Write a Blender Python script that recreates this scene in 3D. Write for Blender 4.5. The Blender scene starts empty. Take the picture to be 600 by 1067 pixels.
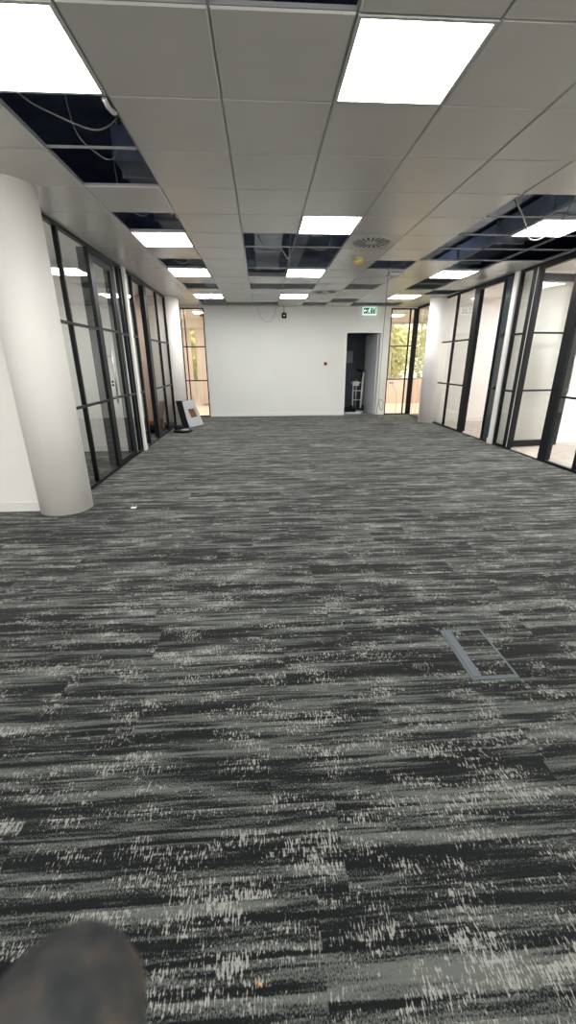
import bpy, bmesh, math, random
from math import sin, cos, pi, floor
from mathutils import Vector, Matrix

random.seed(7)
C = bpy.context.scene.collection
HF, HC = 1.378, 1.320          # camera height, ceiling above camera
ZC = HF + HC                   # ceiling 2.698
GX, GY, S = -0.776, 2.212, 0.6 # ceiling grid origin and module
XL, XR, YB = -2.003, 4.045, 11.38
ZV = 3.45                      # soffit of the slab over the ceiling void

# ------------------------------------------------------------------ materials
def mat(name, col, rough=0.6, metal=0.0, emis=None, estr=0.0, spec=0.5, bump=0.0, bscale=60.0, var=0.0, vscale=3.0):
    m = bpy.data.materials.new(name); m.use_nodes = True
    nt = m.node_tree; b = nt.nodes['Principled BSDF']
    b.inputs['Base Color'].default_value = (*col, 1)
    b.inputs['Roughness'].default_value = rough
    b.inputs['Metallic'].default_value = metal
    b.inputs['Specular IOR Level'].default_value = spec
    if emis:
        b.inputs['Emission Color'].default_value = (*emis, 1)
        b.inputs['Emission Strength'].default_value = estr
    if bump or var:
        tc = nt.nodes.new('ShaderNodeTexCoord')
    if bump:
        n = nt.nodes.new('ShaderNodeTexNoise'); n.inputs['Scale'].default_value = bscale; n.inputs['Detail'].default_value = 3
        bp = nt.nodes.new('ShaderNodeBump'); bp.inputs['Strength'].default_value = bump; bp.inputs['Distance'].default_value = 0.01
        nt.links.new(tc.outputs['Object'], n.inputs['Vector'])
        nt.links.new(n.outputs['Fac'], bp.inputs['Height']); nt.links.new(bp.outputs['Normal'], b.inputs['Normal'])
    if var:
        n = nt.nodes.new('ShaderNodeTexNoise'); n.inputs['Scale'].default_value = vscale; n.inputs['Detail'].default_value = 4
        nt.links.new(tc.outputs['Object'], n.inputs['Vector'])
        r = nt.nodes.new('ShaderNodeValToRGB')
        r.color_ramp.elements[0].position = 0.3; r.color_ramp.elements[1].position = 0.7
        r.color_ramp.elements[0].color = (*[c*(1-var) for c in col], 1); r.color_ramp.elements[1].color = (*[min(1, c*(1+var)) for c in col], 1)
        nt.links.new(n.outputs['Fac'], r.inputs['Fac']); nt.links.new(r.outputs['Color'], b.inputs['Base Color'])
    return m

M = {}
M['paint'] = mat('white_paint', (0.86, 0.835, 0.805), 0.75, bump=0.05, bscale=40, var=0.015, vscale=1.2)
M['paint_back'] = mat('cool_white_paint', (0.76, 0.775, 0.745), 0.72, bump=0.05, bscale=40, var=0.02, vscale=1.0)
M['warm_tint'] = mat('warm_tinted_wall', (0.62, 0.50, 0.43), 0.85, bump=0.1, var=0.06, vscale=2)  # pinkish tint carries the warm light falling on the left room wall
M['warm'] = mat('warm_white_paint', (0.84, 0.77, 0.71), 0.7)
M['skirt'] = mat('white_gloss_skirting', (0.80, 0.79, 0.765), 0.4)
M['tile'] = mat('ceiling_tile_grey', (0.62, 0.605, 0.585), 0.27, bump=0.02, bscale=500, spec=0.8, var=0.03, vscale=1.5)
M['tbar'] = mat('grid_bar', (0.28, 0.28, 0.30), 0.45)
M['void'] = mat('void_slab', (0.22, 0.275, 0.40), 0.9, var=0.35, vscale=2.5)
M['duct'] = mat('galvanised_duct', (0.42, 0.47, 0.56), 0.5, metal=0.2, var=0.2, vscale=4)
M['black'] = mat('black_frame', (0.006, 0.0075, 0.010), 0.38, spec=0.22)
M['steelblue'] = mat('dark_glossy_leaf', (0.035, 0.05, 0.055), 0.12)
M['chrome'] = mat('brushed_steel', (0.55, 0.55, 0.54), 0.3, metal=1.0)
M['panel'] = mat('lamp_diffuser', (1, 1, 1), 0.5, emis=(1.0, 0.99, 0.975), estr=19.0)
M['panelw'] = mat('lamp_diffuser_warm', (1, 1, 1), 0.5, emis=(1.0, 0.86, 0.74), estr=58.0)
M['whiteplastic'] = mat('white_plastic', (0.62, 0.62, 0.61), 0.4)
M['vane'] = mat('diffuser_face', (0.60, 0.59, 0.57), 0.4)
M['slot'] = mat('diffuser_slot', (0.035, 0.035, 0.04), 0.8)
M['yellow'] = mat('yellow_cap', (0.78, 0.60, 0.22), 0.5, var=0.15, vscale=30)
M['red'] = mat('red_plastic', (0.55, 0.03, 0.03), 0.4)
M['dark'] = mat('black_plastic', (0.004, 0.004, 0.005), 0.6, spec=0.15)
M['navy'] = mat('navy_painted_wall', (0.13, 0.16, 0.20), 0.7, var=0.15)
M['doorgrey'] = mat('grey_door_leaf', (0.55, 0.58, 0.59), 0.5)
M['cable_grey'] = mat('grey_cable', (0.45, 0.45, 0.43), 0.5)
M['cable_dark'] = mat('dark_cable', (0.10, 0.085, 0.08), 0.5)
M['cable_flex'] = mat('grey_flex', (0.30, 0.29, 0.28), 0.5)
M['paper'] = mat('paper', (0.8, 0.8, 0.77), 0.8)
M['tilepanel'] = mat('loose_panel_face', (0.40, 0.42, 0.44), 0.4)
M['hatchgrey'] = mat('hatch_plastic', (0.085, 0.105, 0.125), 0.35)
M['green'] = mat('sign_green', (0.0, 0.10, 0.065), 0.4, emis=(0.0, 0.25, 0.15), estr=0.3)
M['signwhite'] = mat('sign_white', (0.9, 0.95, 0.9), 0.4, emis=(0.75, 1.0, 0.88), estr=0.75)
M['blind'] = mat('beige_blind', (0.60, 0.53, 0.48), 0.7)
M['ochre'] = mat('cardboard', (0.35, 0.16, 0.07), 0.8)
M['leafy'] = mat('pale_yellow_foliage', (0.80, 0.76, 0.42), 0.7, var=0.2, vscale=5)
M['foilage_trunk'] = mat('bark', (0.05, 0.035, 0.028), 0.9)
M['pinkwall'] = mat('pink_beige_dado', (0.78, 0.62, 0.55), 0.7)
M['orange'] = mat('orange_crumb', (0.8, 0.30, 0.04), 0.6)
M['screed'] = mat('pale_screed_floor', (0.80, 0.70, 0.60), 0.5, var=0.06)
M['lawn'] = mat('lawn', (0.20, 0.28, 0.08), 0.9, var=0.3)

# glove / finger
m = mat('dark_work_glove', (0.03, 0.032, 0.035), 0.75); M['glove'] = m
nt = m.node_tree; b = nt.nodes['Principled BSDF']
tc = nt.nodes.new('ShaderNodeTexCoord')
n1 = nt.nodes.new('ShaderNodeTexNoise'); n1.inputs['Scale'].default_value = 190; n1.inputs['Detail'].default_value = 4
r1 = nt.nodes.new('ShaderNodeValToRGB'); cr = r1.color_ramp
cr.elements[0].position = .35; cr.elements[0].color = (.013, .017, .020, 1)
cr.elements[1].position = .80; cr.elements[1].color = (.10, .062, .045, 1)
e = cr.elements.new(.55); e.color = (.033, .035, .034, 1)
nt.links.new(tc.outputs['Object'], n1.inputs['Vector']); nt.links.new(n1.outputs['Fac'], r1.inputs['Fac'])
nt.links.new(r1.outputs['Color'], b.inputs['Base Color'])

# clear glass sheet: fresnel mix of transparent and glossy (light passes)
def glass(name, tint, boost=1.0):
    m = bpy.data.materials.new(name); m.use_nodes = True
    nt = m.node_tree; nt.nodes.clear()
    out = nt.nodes.new('ShaderNodeOutputMaterial'); mix = nt.nodes.new('ShaderNodeMixShader')
    tr = nt.nodes.new('ShaderNodeBsdfTransparent'); tr.inputs['Color'].default_value = (*tint, 1)
    gl = nt.nodes.new('ShaderNodeBsdfGlossy'); gl.inputs['Roughness'].default_value = 0.0
    gl.inputs['Color'].default_value = (.95, .97, .96, 1)
    fr = nt.nodes.new('ShaderNodeFresnel'); fr.inputs['IOR'].default_value = 1.5
    mu = nt.nodes.new('ShaderNodeMath'); mu.operation = 'MULTIPLY'; mu.inputs[1].default_value = boost; mu.use_clamp = True
    nt.links.new(fr.outputs[0], mu.inputs[0]); nt.links.new(mu.outputs[0], mix.inputs['Fac'])
    nt.links.new(tr.outputs[0], mix.inputs[1]); nt.links.new(gl.outputs[0], mix.inputs[2]); nt.links.new(mix.outputs[0], out.inputs['Surface'])
    return m
M['glass'] = glass('clear_glass', (.90, .93, .92), 1.5)

# carpet: planks 1.0 x 0.25 m, long side along X
def carpet(name):
    m = bpy.data.materials.new(name); m.use_nodes = True
    nt = m.node_tree; b = nt.nodes['Principled BSDF']; b.inputs['Roughness'].default_value = 0.95
    b.inputs['Specular IOR Level'].default_value = 0.15
    L = nt.links.new; N = nt.nodes.new
    tc = N('ShaderNodeTexCoord'); sp = N('ShaderNodeSeparateXYZ'); L(tc.outputs['Object'], sp.inputs[0])
    def mth(op, a, bb=None, c=None):
        n = N('ShaderNodeMath'); n.operation = op
        for i, v in enumerate((a, bb, c)):
            if v is None: continue
            if isinstance(v, (int, float)): n.inputs[i].default_value = v
            else: L(v, n.inputs[i])
        return n.outputs[0]
    def comb(x, y, z=0.0):
        n = N('ShaderNodeCombineXYZ')
        for i, v in enumerate((x, y, z)):
            if isinstance(v, (int, float)): n.inputs[i].default_value = v
            else: L(v, n.inputs[i])
        return n.outputs[0]
    def noise(vec, detail=2.0, rough=0.5):
        n = N('ShaderNodeTexNoise'); n.inputs['Scale'].default_value = 1.0
        n.inputs['Detail'].default_value = detail; n.inputs['Roughness'].default_value = rough
        L(vec, n.inputs['Vector']); return n.outputs['Fac']
    x, y = sp.outputs[0], sp.outputs[1]
    row = mth('FLOOR', mth('DIVIDE', mth('ADD', y, 0.07), 0.25))
    wn = N('ShaderNodeTexWhiteNoise'); wn.noise_dimensions = '1D'; L(row, wn.inputs['W'])
    xo = mth('ADD', x, mth('MULTIPLY', wn.outputs['Value'], 1.0))
    colm = mth('FLOOR', xo)
    wn2 = N('ShaderNodeTexWhiteNoise'); wn2.noise_dimensions = '2D'; L(comb(row, colm), wn2.inputs['Vector'])
    sc = N('ShaderNodeSeparateColor'); L(wn2.outputs['Color'], sc.inputs[0])
    ro, go, bo = sc.outputs[0], sc.outputs[1], sc.outputs[2]
    xs = mth('ADD', x, mth('MULTIPLY', ro, 7.0)); ys = mth('ADD', y, mth('MULTIPLY', go, 5.0))
    bandp = noise(comb(mth('MULTIPLY', xs, 1.25), mth('MULTIPLY', ys, 17.0)), 3.0, 0.6)
    bandc = noise(comb(mth('MULTIPLY', x, 0.8), mth('MULTIPLY', y, 11.0), 2.2), 3.0, 0.6)
    band = mth('ADD', mth('MULTIPLY', bandp, 0.6), mth('MULTIPLY', bandc, 0.4))
    fine = noise(comb(mth('MULTIPLY', xs, 4.5), mth('MULTIPLY', ys, 80.0), 3.1), 2.0, 0.6)
    yarn = noise(comb(mth('MULTIPLY', x, 330.0), mth('MULTIPLY', y, 170.0), 9.0), 1.0)
    v = mth('ADD', mth('MULTIPLY', mth('SUBTRACT', fine, 0.5), 0.62), mth('MULTIPLY', mth('SUBTRACT', band, 0.5), 2.3))
    thin = noise(comb(mth('MULTIPLY', xs, 1.6), mth('MULTIPLY', ys, 48.0), 6.1), 1.0)
    tm = N('ShaderNodeMapRange'); tm.inputs[1].default_value = 0.36; tm.inputs[2].default_value = 0.47; tm.inputs[3].default_value = -0.16; tm.inputs[4].default_value = 0.02; L(thin, tm.inputs[0])
    v = mth('ADD', v, tm.outputs[0])
    v = mth('ADD', v, mth('MULTIPLY', mth('SUBTRACT', bo, 0.5), 0.07))
    v = mth('ADD', v, mth('MULTIPLY_ADD', mth('SUBTRACT', yarn, 0.5), 0.80, 0.5))
    r = N('ShaderNodeValToRGB'); cr = r.color_ramp
    cr.elements[0].position = 0.38; cr.elements[0].color = (.0065, .008, .0085, 1)
    cr.elements[1].position = 0.74; cr.elements[1].color = (.128, .138, .126, 1)
    e = cr.elements.new(0.475); e.color = (.016, .0185, .0185, 1)
    e = cr.elements.new(0.535); e.color = (.064, .071, .066, 1)
    L(v, r.inputs['Fac'])
    # pale yarn ticks running along Y and short pale dashes along X
    tick = noise(comb(mth('MULTIPLY', xs, 260.0), mth('MULTIPLY', ys, 55.0), 1.7), 0.0)
    dash = noise(comb(mth('MULTIPLY', xs, 26.0), mth('MULTIPLY', ys, 130.0), 5.3), 1.0)
    patch = noise(comb(mth('MULTIPLY', xs, 5.0), mth('MULTIPLY', ys, 15.0), 8.8), 3.0)
    mask = mth('ADD', mth('MULTIPLY', mth('SUBTRACT', patch, 0.5), 1.3), mth('MULTIPLY', mth('SUBTRACT', v, 0.5), 0.30))
    tv = mth('ADD', mth('ADD', mth('MULTIPLY', mth('SUBTRACT', tick, 0.5), 1.0), mth('MULTIPLY', mth('SUBTRACT', dash, 0.5), 0.55)), mask)
    tr = N('ShaderNodeMapRange'); tr.inputs[1].default_value = 0.16; tr.inputs[2].default_value = 0.35; L(tv, tr.inputs[0])
    tf = mth('MULTIPLY', tr.outputs[0], mth('MULTIPLY_ADD', yarn, 0.9, 0.35))
    mx = N('ShaderNodeMix'); mx.data_type = 'RGBA'
    L(tf, mx.inputs['Factor']); L(r.outputs['Color'], mx.inputs['A']); mx.inputs['B'].default_value = (.37, .37, .345, 1)
    b.inputs['Sheen Weight'].default_value = 0.10; b.inputs['Sheen Roughness'].default_value = 0.5
    L(mx.outputs['Result'], b.inputs['Base Color'])
    bp = N('ShaderNodeBump'); bp.inputs['Strength'].default_value = 0.35; bp.inputs['Distance'].default_value = 0.004
    L(yarn, bp.inputs['Height']); L(bp.outputs['Normal'], b.inputs['Normal'])
    return m
M['carpet'] = carpet('striped_carpet')

# ------------------------------------------------------------------ mesh helpers
def obj(name, bm, mt, parent=None, smooth=False):
    me = bpy.data.meshes.new(name); bm.normal_update(); bm.to_mesh(me); bm.free()
    mats = mt if isinstance(mt, (list, tuple)) else [mt]
    for q in mats: me.materials.append(q)
    if smooth:
        for p in me.polygons: p.use_smooth = True
    o = bpy.data.objects.new(name, me); C.objects.link(o)
    if parent is not None:
        o.parent = parent
        pl = parent
        off = Vector((0, 0, 0))
        while pl is not None: off += pl.location; pl = pl.parent
        me.transform(Matrix.Translation(-off))
    return o

def box(bm, x0, x1, y0, y1, z0, z1, mi=0, bev=0.0):
    vs = [bm.verts.new((x, y, z)) for z in (z0, z1) for y in (y0, y1) for x in (x0, x1)]
    fs = []
    for idx in ((0, 2, 3, 1), (4, 5, 7, 6), (0, 1, 5, 4), (2, 6, 7, 3), (0, 4, 6, 2), (1, 3, 7, 5)):
        f = bm.faces.new([vs[k] for k in idx]); f.material_index = mi; fs.append(f)
    if bev > 0:
        es = list({e for f in fs for e in f.edges})
        bmesh.ops.bevel(bm, geom=es, offset=bev, segments=2, profile=0.7, affect='EDGES')
    return vs

def bx(*a, bev=0.0):
    bm = bmesh.new(); box(bm, *a, bev=bev); return bm

def cyl(bm, p0, p1, r0, r1=None, seg=20, mi=0):
    r1 = r0 if r1 is None else r1
    p0, p1 = Vector(p0), Vector(p1); d = (p1-p0).normalized()
    a = d.orthogonal().normalized(); b = d.cross(a)
    A = [bm.verts.new(p0 + (a*cos(t)+b*sin(t))*r0) for t in [2*pi*k/seg for k in range(seg)]]
    B = [bm.verts.new(p1 + (a*cos(t)+b*sin(t))*r1) for t in [2*pi*k/seg for k in range(seg)]]
    for k in range(seg):
        f = bm.faces.new((A[k], A[(k+1) % seg], B[(k+1) % seg], B[k])); f.material_index = mi; f.smooth = True
    f = bm.faces.new(A[::-1]); f.material_index = mi
    f = bm.faces.new(B); f.material_index = mi

def smooth_path(pts, n=8):
    P = [Vector(p) for p in pts]; out = []
    for i in range(len(P)-1):
        p0 = P[max(i-1, 0)]; p1 = P[i]; p2 = P[i+1]; p3 = P[min(i+2, len(P)-1)]
        for k in range(n):
            t = k/n
            out.append(0.5*((2*p1)+(-p0+p2)*t+(2*p0-5*p1+4*p2-p3)*t*t+(-p0+3*p1-3*p2+p3)*t**3))
    out.append(P[-1]); return out

def tube(bm, pts, r, seg=8, n=8, sm=True):
    P = smooth_path(pts, n) if sm else [Vector(p) for p in pts]
    rings = []; a = None
    for i, p in enumerate(P):
        d = (P[min(i+1, len(P)-1)]-P[max(i-1, 0)]).normalized()
        a = d.orthogonal().normalized() if a is None else (a-d*a.dot(d)).normalized()
        b = d.cross(a)
        rings.append([bm.verts.new(p+(a*cos(2*pi*k/seg)+b*sin(2*pi*k/seg))*r) for k in range(seg)])
    for A, B in zip(rings, rings[1:]):
        for k in range(seg):
            f = bm.faces.new((A[k], A[(k+1) % seg], B[(k+1) % seg], B[k])); f.smooth = True
    bm.faces.new(rings[0][::-1]); bm.faces.new(rings[-1])

def thing(name, label, cat, loc=(0, 0, 0), group=None, kind=None):
    o = bpy.data.objects.new(name, None); C.objects.link(o); o.location = loc
    o.empty_display_size = 0.1
    return tag(o, label, cat, group, kind)
def tag(o, label, cat, group=None, kind=None):
    if label: o['label'] = label
    if cat: o['category'] = cat
    if group: o['group'] = group
    if kind: o['kind'] = kind
    return o
def struct(name, bm, mt, label=None, cat=None, smooth=False):
    o = obj(name, bm, mt, smooth=smooth); return tag(o, label, cat, None, 'structure')

# ------------------------------------------------------------------ shell
# floor
bm = bmesh.new(); box(bm, -6.6, 8.6, -4.6, YB+0.04, -0.12, 0.0)
struct('floor', bm, M['carpet'], 'charcoal and grey streaked carpet plank floor of the open office', 'floor')
bm = bmesh.new(); box(bm, -6.6, 8.6, YB+0.04, 14.8, -0.12, 0.0)
struct('floor_rear', bm, M['screed'], 'pale bright floor beyond the far glazing', 'floor')

M['room_floor'] = mat('pale_room_carpet', (0.42, 0.38, 0.34), 0.7, var=0.15, vscale=6)
struct('floor_right', bx(XR+.05, 8.6, -4.6, 9.8, 0, .004), M['room_floor'], 'paler floor of the rooms behind the right glazing', 'floor')
# ceiling cells
openings = {(-1, 1), (-1, 2), (-1, 4), (-1, 7), (-1, 10), (-1, 13),
            (0, 14), (1, 14), (3, 14), (5, 14), (6, 14), (-1, 14),
            (1, 5), (2, 5), (1, 6), (2, 6), (1, 7), (2, 7), (1, 8), (1, 10), (2, 10),
            (4, 7), (4, 10), (4, 13), (0, -1), (1, -1),
            (5, 3), (5, 4), (5, 5), (5, 6), (6, 3), (6, 5), (6, 6), (6, 7), (7, 4), (7, 5), (7, 6),
            (6, 9), (6, 10), (7, 11)}
lights = {(-1, 0): 0, (-1, 5): 0, (-1, 8): 0, (-1, 12): 0, (2, 0): 0, (2, 4): 0, (2, 8): 0, (2, 12): 0,
          (6, 0): 0, (6, 4): 0, (6, 8): 0, (6, 12): 0, (-1, -5): 0, (2, -5): 0, (6, -5): 0, (-6, -1): 0, (-6, -6): 0}  # lamps beside and behind the viewer are unseen, added for illumination
vents = {(3, 5), (3, 11)}
noj = {(1, 7), (2, 7)}  # cross bar missing in front of these cells
cells = [(i, j) for i in range(-8, 8) for j in range(-11, 15) if (i >= -2 or j <= 2)]
bmT = bmesh.new()
def tray(bm, x0, x1, y0, y1, z, gx=0.0045, gy=0.0022, b=0.006, h=0.0065):
    x0 += gx; x1 -= gx; y0 += gy; y1 -= gy
    o = [bm.verts.new(p) for p in ((x0, y0, z+h), (x1, y0, z+h), (x1, y1, z+h), (x0, y1, z+h))]
    i_ = [bm.verts.new(p) for p in ((x0+b, y0+b, z), (x1-b, y0+b, z), (x1-b, y1-b, z), (x0+b, y1-b, z))]
    t = [bm.verts.new((v.co.x, v.co.y, z+.013)) for v in o]
    bm.faces.new(i_[::-1])
    for k in range(4):
        bm.faces.new((o[k], i_[k], i_[(k+1) % 4], o[(k+1) % 4])); bm.faces.new((o[k], o[(k+1) % 4], t[(k+1) % 4], t[k]))
    bm.faces.new(t)
for (i, j) in cells:
    if (i, j) in openings or (i, j) in lights or (i, j) in vents: continue
    tray(bmT, GX+i*S, GX+(i+1)*S, GY+j*S, GY+(j+1)*S, ZC)
struct('ceiling', bmT, M['tile'], 'suspended ceiling of square grey metal tiles with several tiles missing', 'ceiling')
# grid of T bars
bmG = bmesh.new()
for i in range(-8, 9):
    j1 = 15 if i >= -2 else 3
    w = 0.006
    box(bmG, GX+i*S-w, GX+i*S+w, GY-11*S, GY+j1*S, ZC+.0065, ZC+.026)
for j in range(-11, 16):
    i0 = -8 if j <= 3 else -2
    for i in range(i0, 8):
        if (i, j) in noj: continue
        box(bmG, GX+i*S+.006, GX+(i+1)*S-.006, GY+j*S-.004, GY+j*S+.004, ZC+.007, ZC+.022)
struct('trim_1', bmG, M['tbar'], 'thin pale metal grid bars carrying the ceiling tiles', 'ceiling grid')
# perimeter trims closing ceiling to walls
bmP = bmesh.new()
box(bmP, XL-.06, GX-2*S+.002, 4.02, YB, ZC-.001, ZC+.02)
box(bmP, GX+8*S-.002, XR+.06, -4.4, YB, ZC-.001, ZC+.03)
box(bmP, -2.0, 4.06, GY+15*S+.07, YB+.01, ZC-.001, ZC+.03)
struct('trim_2', bmP, M['tile'], 'narrow ceiling margin along the walls', 'ceiling trim')
# plain ceilings of side rooms
for nm, a, lb in (('ceiling_left', (-6.6, XL-.06, 4.05, YB), 'plain ceiling of the rooms behind the left glazing'),
                  ('ceiling_right', (XR+.06, 8.6, -4.6, YB), 'plain white ceiling of the rooms behind the right glazing'),
                  ('ceiling_rear', (-6.6, 8.6, YB+.1, 14.8), 'white ceiling beyond the far wall')):
    struct(nm, bx(a[0], a[1], a[2], a[3], ZC, ZC+.04), M['paint'], lb, 'ceiling')
# slab over the void
struct('ceiling_slab', bx(-6.6, 8.6, -4.6, 14.8, ZV, ZV+.1), M['void'], 'dark blue slab above the missing ceiling tiles', 'slab')

# outer walls
def wall(name, a, mt, lb): return struct(name, bx(*a), M[mt], lb, 'wall')
wall('wall_outer_left', (-6.7, -6.6, -4.6, 14.8, 0, ZV), 'paint', 'outer white wall far to the left')
wall('wall_outer_right', (8.6, 8.7, -4.6, 14.8, 0, ZV), 'paint', 'outer white wall far to the right')
bm = bmesh.new()
for a in ((-6.6, 8.6, 0, .9), (-6.6, 8.6, 2.5, ZV), (-6.6, -5.6, .9, 2.5), (-1.0, -.6, .9, 2.5), (3.6, 4.6, .9, 2.5), (8.0, 8.6, .9, 2.5)):
    box(bm, a[0], a[1], -4.7, -4.6, a[2], a[3])
struct('wall_front', bm, M['paint'], 'white wall behind the viewer with openings added for fill light', 'wall')
for k, (xa, xb) in enumerate(((-5.6, -1.0), (-.6, 3.6), (4.6, 8.0))):
    bm = bmesh.new(); frame_ = ((xa, xb, .9, .95), (xa, xb, 2.45, 2.5), (xa, xa+.05, .95, 2.45), (xb-.05, xb, .95, 2.45), ((xa+xb)/2-.025, (xa+xb)/2+.025, .95, 2.45))
    for a in frame_: box(bm, a[0], a[1], -4.68, -4.62, a[2], a[3])
    struct('window_%d' % (16+k), bm, M['skirt'], 'added white window frame behind the viewer, opening for the fill lamp', 'window')
    la = bpy.data.lights.new('front_fill', 'AREA'); la.shape = 'RECTANGLE'; la.size = xb-xa; la.size_y = 1.6; la.energy = 120*(xb-xa)/4.2; la.color = (.96, .98, 1.0)  # added area lamp outside each made-up window, frontal fill for columns and back wall
    lo_ = bpy.data.objects.new('front_fill', la); C.objects.link(lo_); lo_.location = ((xa+xb)/2, -4.85, 1.75); lo_.rotation_euler = (math.radians(90), 0, 0)
# near-left wall with the column
wall('wall_left', (-6.6, -2.06, 3.955, 4.055, 0, ZV), 'paint', 'white wall beside the near left round column')
struct('baseboard_left', bx(-6.6, -2.15, 3.94, 3.9549, 0, .095, bev=.003), M['skirt'], 'white skirting at the foot of the near left wall', 'skirting')
# back wall (one mesh with holes)
bm = bmesh.new()
yb0, yb1 = YB, YB+.1
for a in ((-6.6, -2.053, 0, ZV), (-2.053, -1.415, 2.668, ZV), (-1.415, 2.236, 0, ZV), (2.236, 3.128, 2.09, ZV), (3.128, 3.36, 0, ZV), (3.36, 4.10, 2.668, ZV), (4.10, 4.2, 2.668, ZV), (4.2, 8.6, 2.66, ZV)):
    box(bm, a[0], a[1], yb0, yb1, a[2], a[3])
struct('wall_back', bm, M['paint_back'], 'large plain white wall at the far end of the room', 'wall')
bm = bmesh.new()
box(bm, -1.41, 2.19, YB-.015, YB-.0005, 0, .095, bev=.003); box(bm, 3.17, 3.355, YB-.015, YB-.0005, 0, .095, bev=.003)
struct('baseboard_back', bm, M['skirt'], 'white skirting along the far wall', 'skirting')
# door lining back
bm = bmesh.new()
box(bm, 2.19, 2.238, YB-.014, YB+.12, 0, 2.13); box(bm, 3.126, 3.17, YB-.014, YB+.12, 0, 2.13); box(bm, 2.238, 3.126, YB-.014, YB+.12, 2.088, 2.13)
struct('trim_3', bm, M['skirt'], 'white frame around the dark doorway in the far wall', 'door frame')

# dividing walls (white pole-like ends at the partitions)
for sgn, X, nm, lb in ((-1, XL, 'wall_divider_left', 'slim white end of the cross wall between left glazed rooms'), (1, XR, 'wall_divider_right', 'slim white end of the cross wall between right glazed rooms')):
    xa, xb = (X-4.5, X+.03) if sgn < 0 else (X-.02, X+4.5)
    ya, yb = (6.89, 6.99) if sgn < 0 else (6.955, 7.075)
    wall(nm, (xa, xb, ya, yb, 0, ZC), 'paint', lb)
    bm = bmesh.new()
    box(bm, xa-(.012 if sgn > 0 else 0), xb+(.012 if sgn < 0 else 0), ya-.013, yb+.013, 0, .095, bev=.003)
    struct('baseboard_divider_'+('left' if sgn < 0 else 'right'), bm, M['skirt'], 'white skirting wrapped round the '+('left' if sgn < 0 else 'right')+' cross wall', 'skirting')
wall('wall_room_right', (XR+.06, 8.6, 9.80, 9.9, 0, ZC), 'paint', 'white end wall of the room behind the right glazing')
struct('baseboard_room_right', bx(XR+.06, 8.6, 9.785, 9.7995, 0, .095, bev=.003), M['skirt'], 'skirting of the white room behind the right glazing', 'skirting')
wall('wall_room_left', (-6.6, XL-.06, 9.62, 9.72, 0, ZC), 'warm_tint', 'wall seen through the left doorway, tinted pinkish for the warm light on it')
struct('baseboard_room_left', bx(-6.6, XL-.06, 9.605, 9.6195, 0, .095, bev=.003), M['dark'], 'dark skirting under the pinkish tinted wall', 'skirting')

# round columns
def column(name, x, y, r, lb):
    bm = bmesh.new(); cyl(bm, (x, y, 0), (x, y, ZC+.02), r, seg=72)
    return struct(name, bm, M['paint'], lb, 'column')
column('column', -2.005, 4.02, .24, 'large round white column in the near left against the white wall')
column('column', -2.0, 9.94, .235, 'round white column at the far end of the left glazing')
column('column', 4.02, 9.85, .238, 'round white column at the far end of the right glazing')

# ------------------------------------------------------------------ glazing
def bar_y(X, dep, ya, yb, za, zb):  # box on a partition parallel to Y; dep extends away from the room
    xa, xb = (X-dep, X) if X < 0 else (X, X+dep)
    return bx(xa, xb, ya, yb, za, zb, bev=.002)
def glazed_y(idx, X, y0, y1, posts, label, transoms=(0.92, 1.78), head=2.66):
    """fixed glazed screen in a plane X=const; posts = list of (ya, yb, depth)"""
    t = thing('window_%d' % idx, label, 'glazed partition', (X, y0, 0), kind='structure')
    obj('head_rail', bar_y(X, .05, y0, y1, head, ZC), M['black'], t)
    obj('sill_rail', bar_y(X, .05, y0, y1, 0.0, .035), M['black'], t)
    ps = sorted(posts)
    for (a, b_, d) in ps: obj('post', bar_y(X, d, a, b_, .035, head), M['black'], t)
    for (a, b_, d), (c, e_, d2) in zip(ps, ps[1:]):
        if c-b_ < .05: continue
        for z in transoms: obj('transom', bar_y(X, .04, b_, c, z-.014, z+.014), M['black'], t)
        g = .022; xa, xb = (X-g-.006, X-g) if X < 0 else (X+g, X+g+.006)
        bm = bmesh.new()
        v = [bm.verts.new(p) for p in ((X+(g if X > 0 else -g), b_, .035), (X+(g if X > 0 else -g), c, .035), (X+(g if X > 0 else -g), c, head), (X+(g if X > 0 else -g), b_, head))]
        bm.faces.new(v if X < 0 else v[::-1])
        obj('glass_pane', bm, M['glass'], t)
    return t
def leaf_x(t, L, z0, z1, W=.07, T=.04, wt=.10):
    """door leaf built in local coords: along +x length L, thickness in y, child meshes of t (location 0 offset)"""
    def o_(n, *a): 
        o = obj(n, bx(*a, bev=.002), M['black']); o.parent = t; return o
    o_('stile', 0, W, -T/2, T/2, z0, z1); o_('stile', L-W, L, -T/2, T/2, z0, z1)
    o_('top_rail', W, L-W, -T/2, T/2, z1-wt, z1); o_('bottom_rail', W, L-W, -T/2, T/2, z0, z0+wt)
    for z in (0.93, 1.79): o_('transom', W, L-W, -T/2, T/2, z-.014, z+.014)
    bm = bmesh.new(); v = [bm.verts.new(p) for p in ((W, 0, z0+wt), (L-W, 0, z0+wt), (L-W, 0, z1-wt), (W, 0, z1-wt))]; bm.faces.new(v)
    g = obj('glass_pane', bm, M['glass']); g.parent = t
def pull(t, x, side, z0=.87, z1=1.55):
    bm = bmesh.new(); y = side*.075
    cyl(bm, (x, y, z0), (x, y, z1), .010, seg=12)
    for z in (z0+.07, z1-.09): cyl(bm, (x, side*.02, z), (x, y, z), .008, seg=10)
    o = obj('pull_handle', bm, M['chrome']); o.parent = t; o['label'] = 'long steel pull handle'
    bm = bmesh.new()
    for z in (1.10, 1.145): cyl(bm, (x+.035, side*.018, z), (x+.035, side*.034, z), .014, seg=14)
    o = obj('lock', bm, M['dark']); o.parent = t

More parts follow.
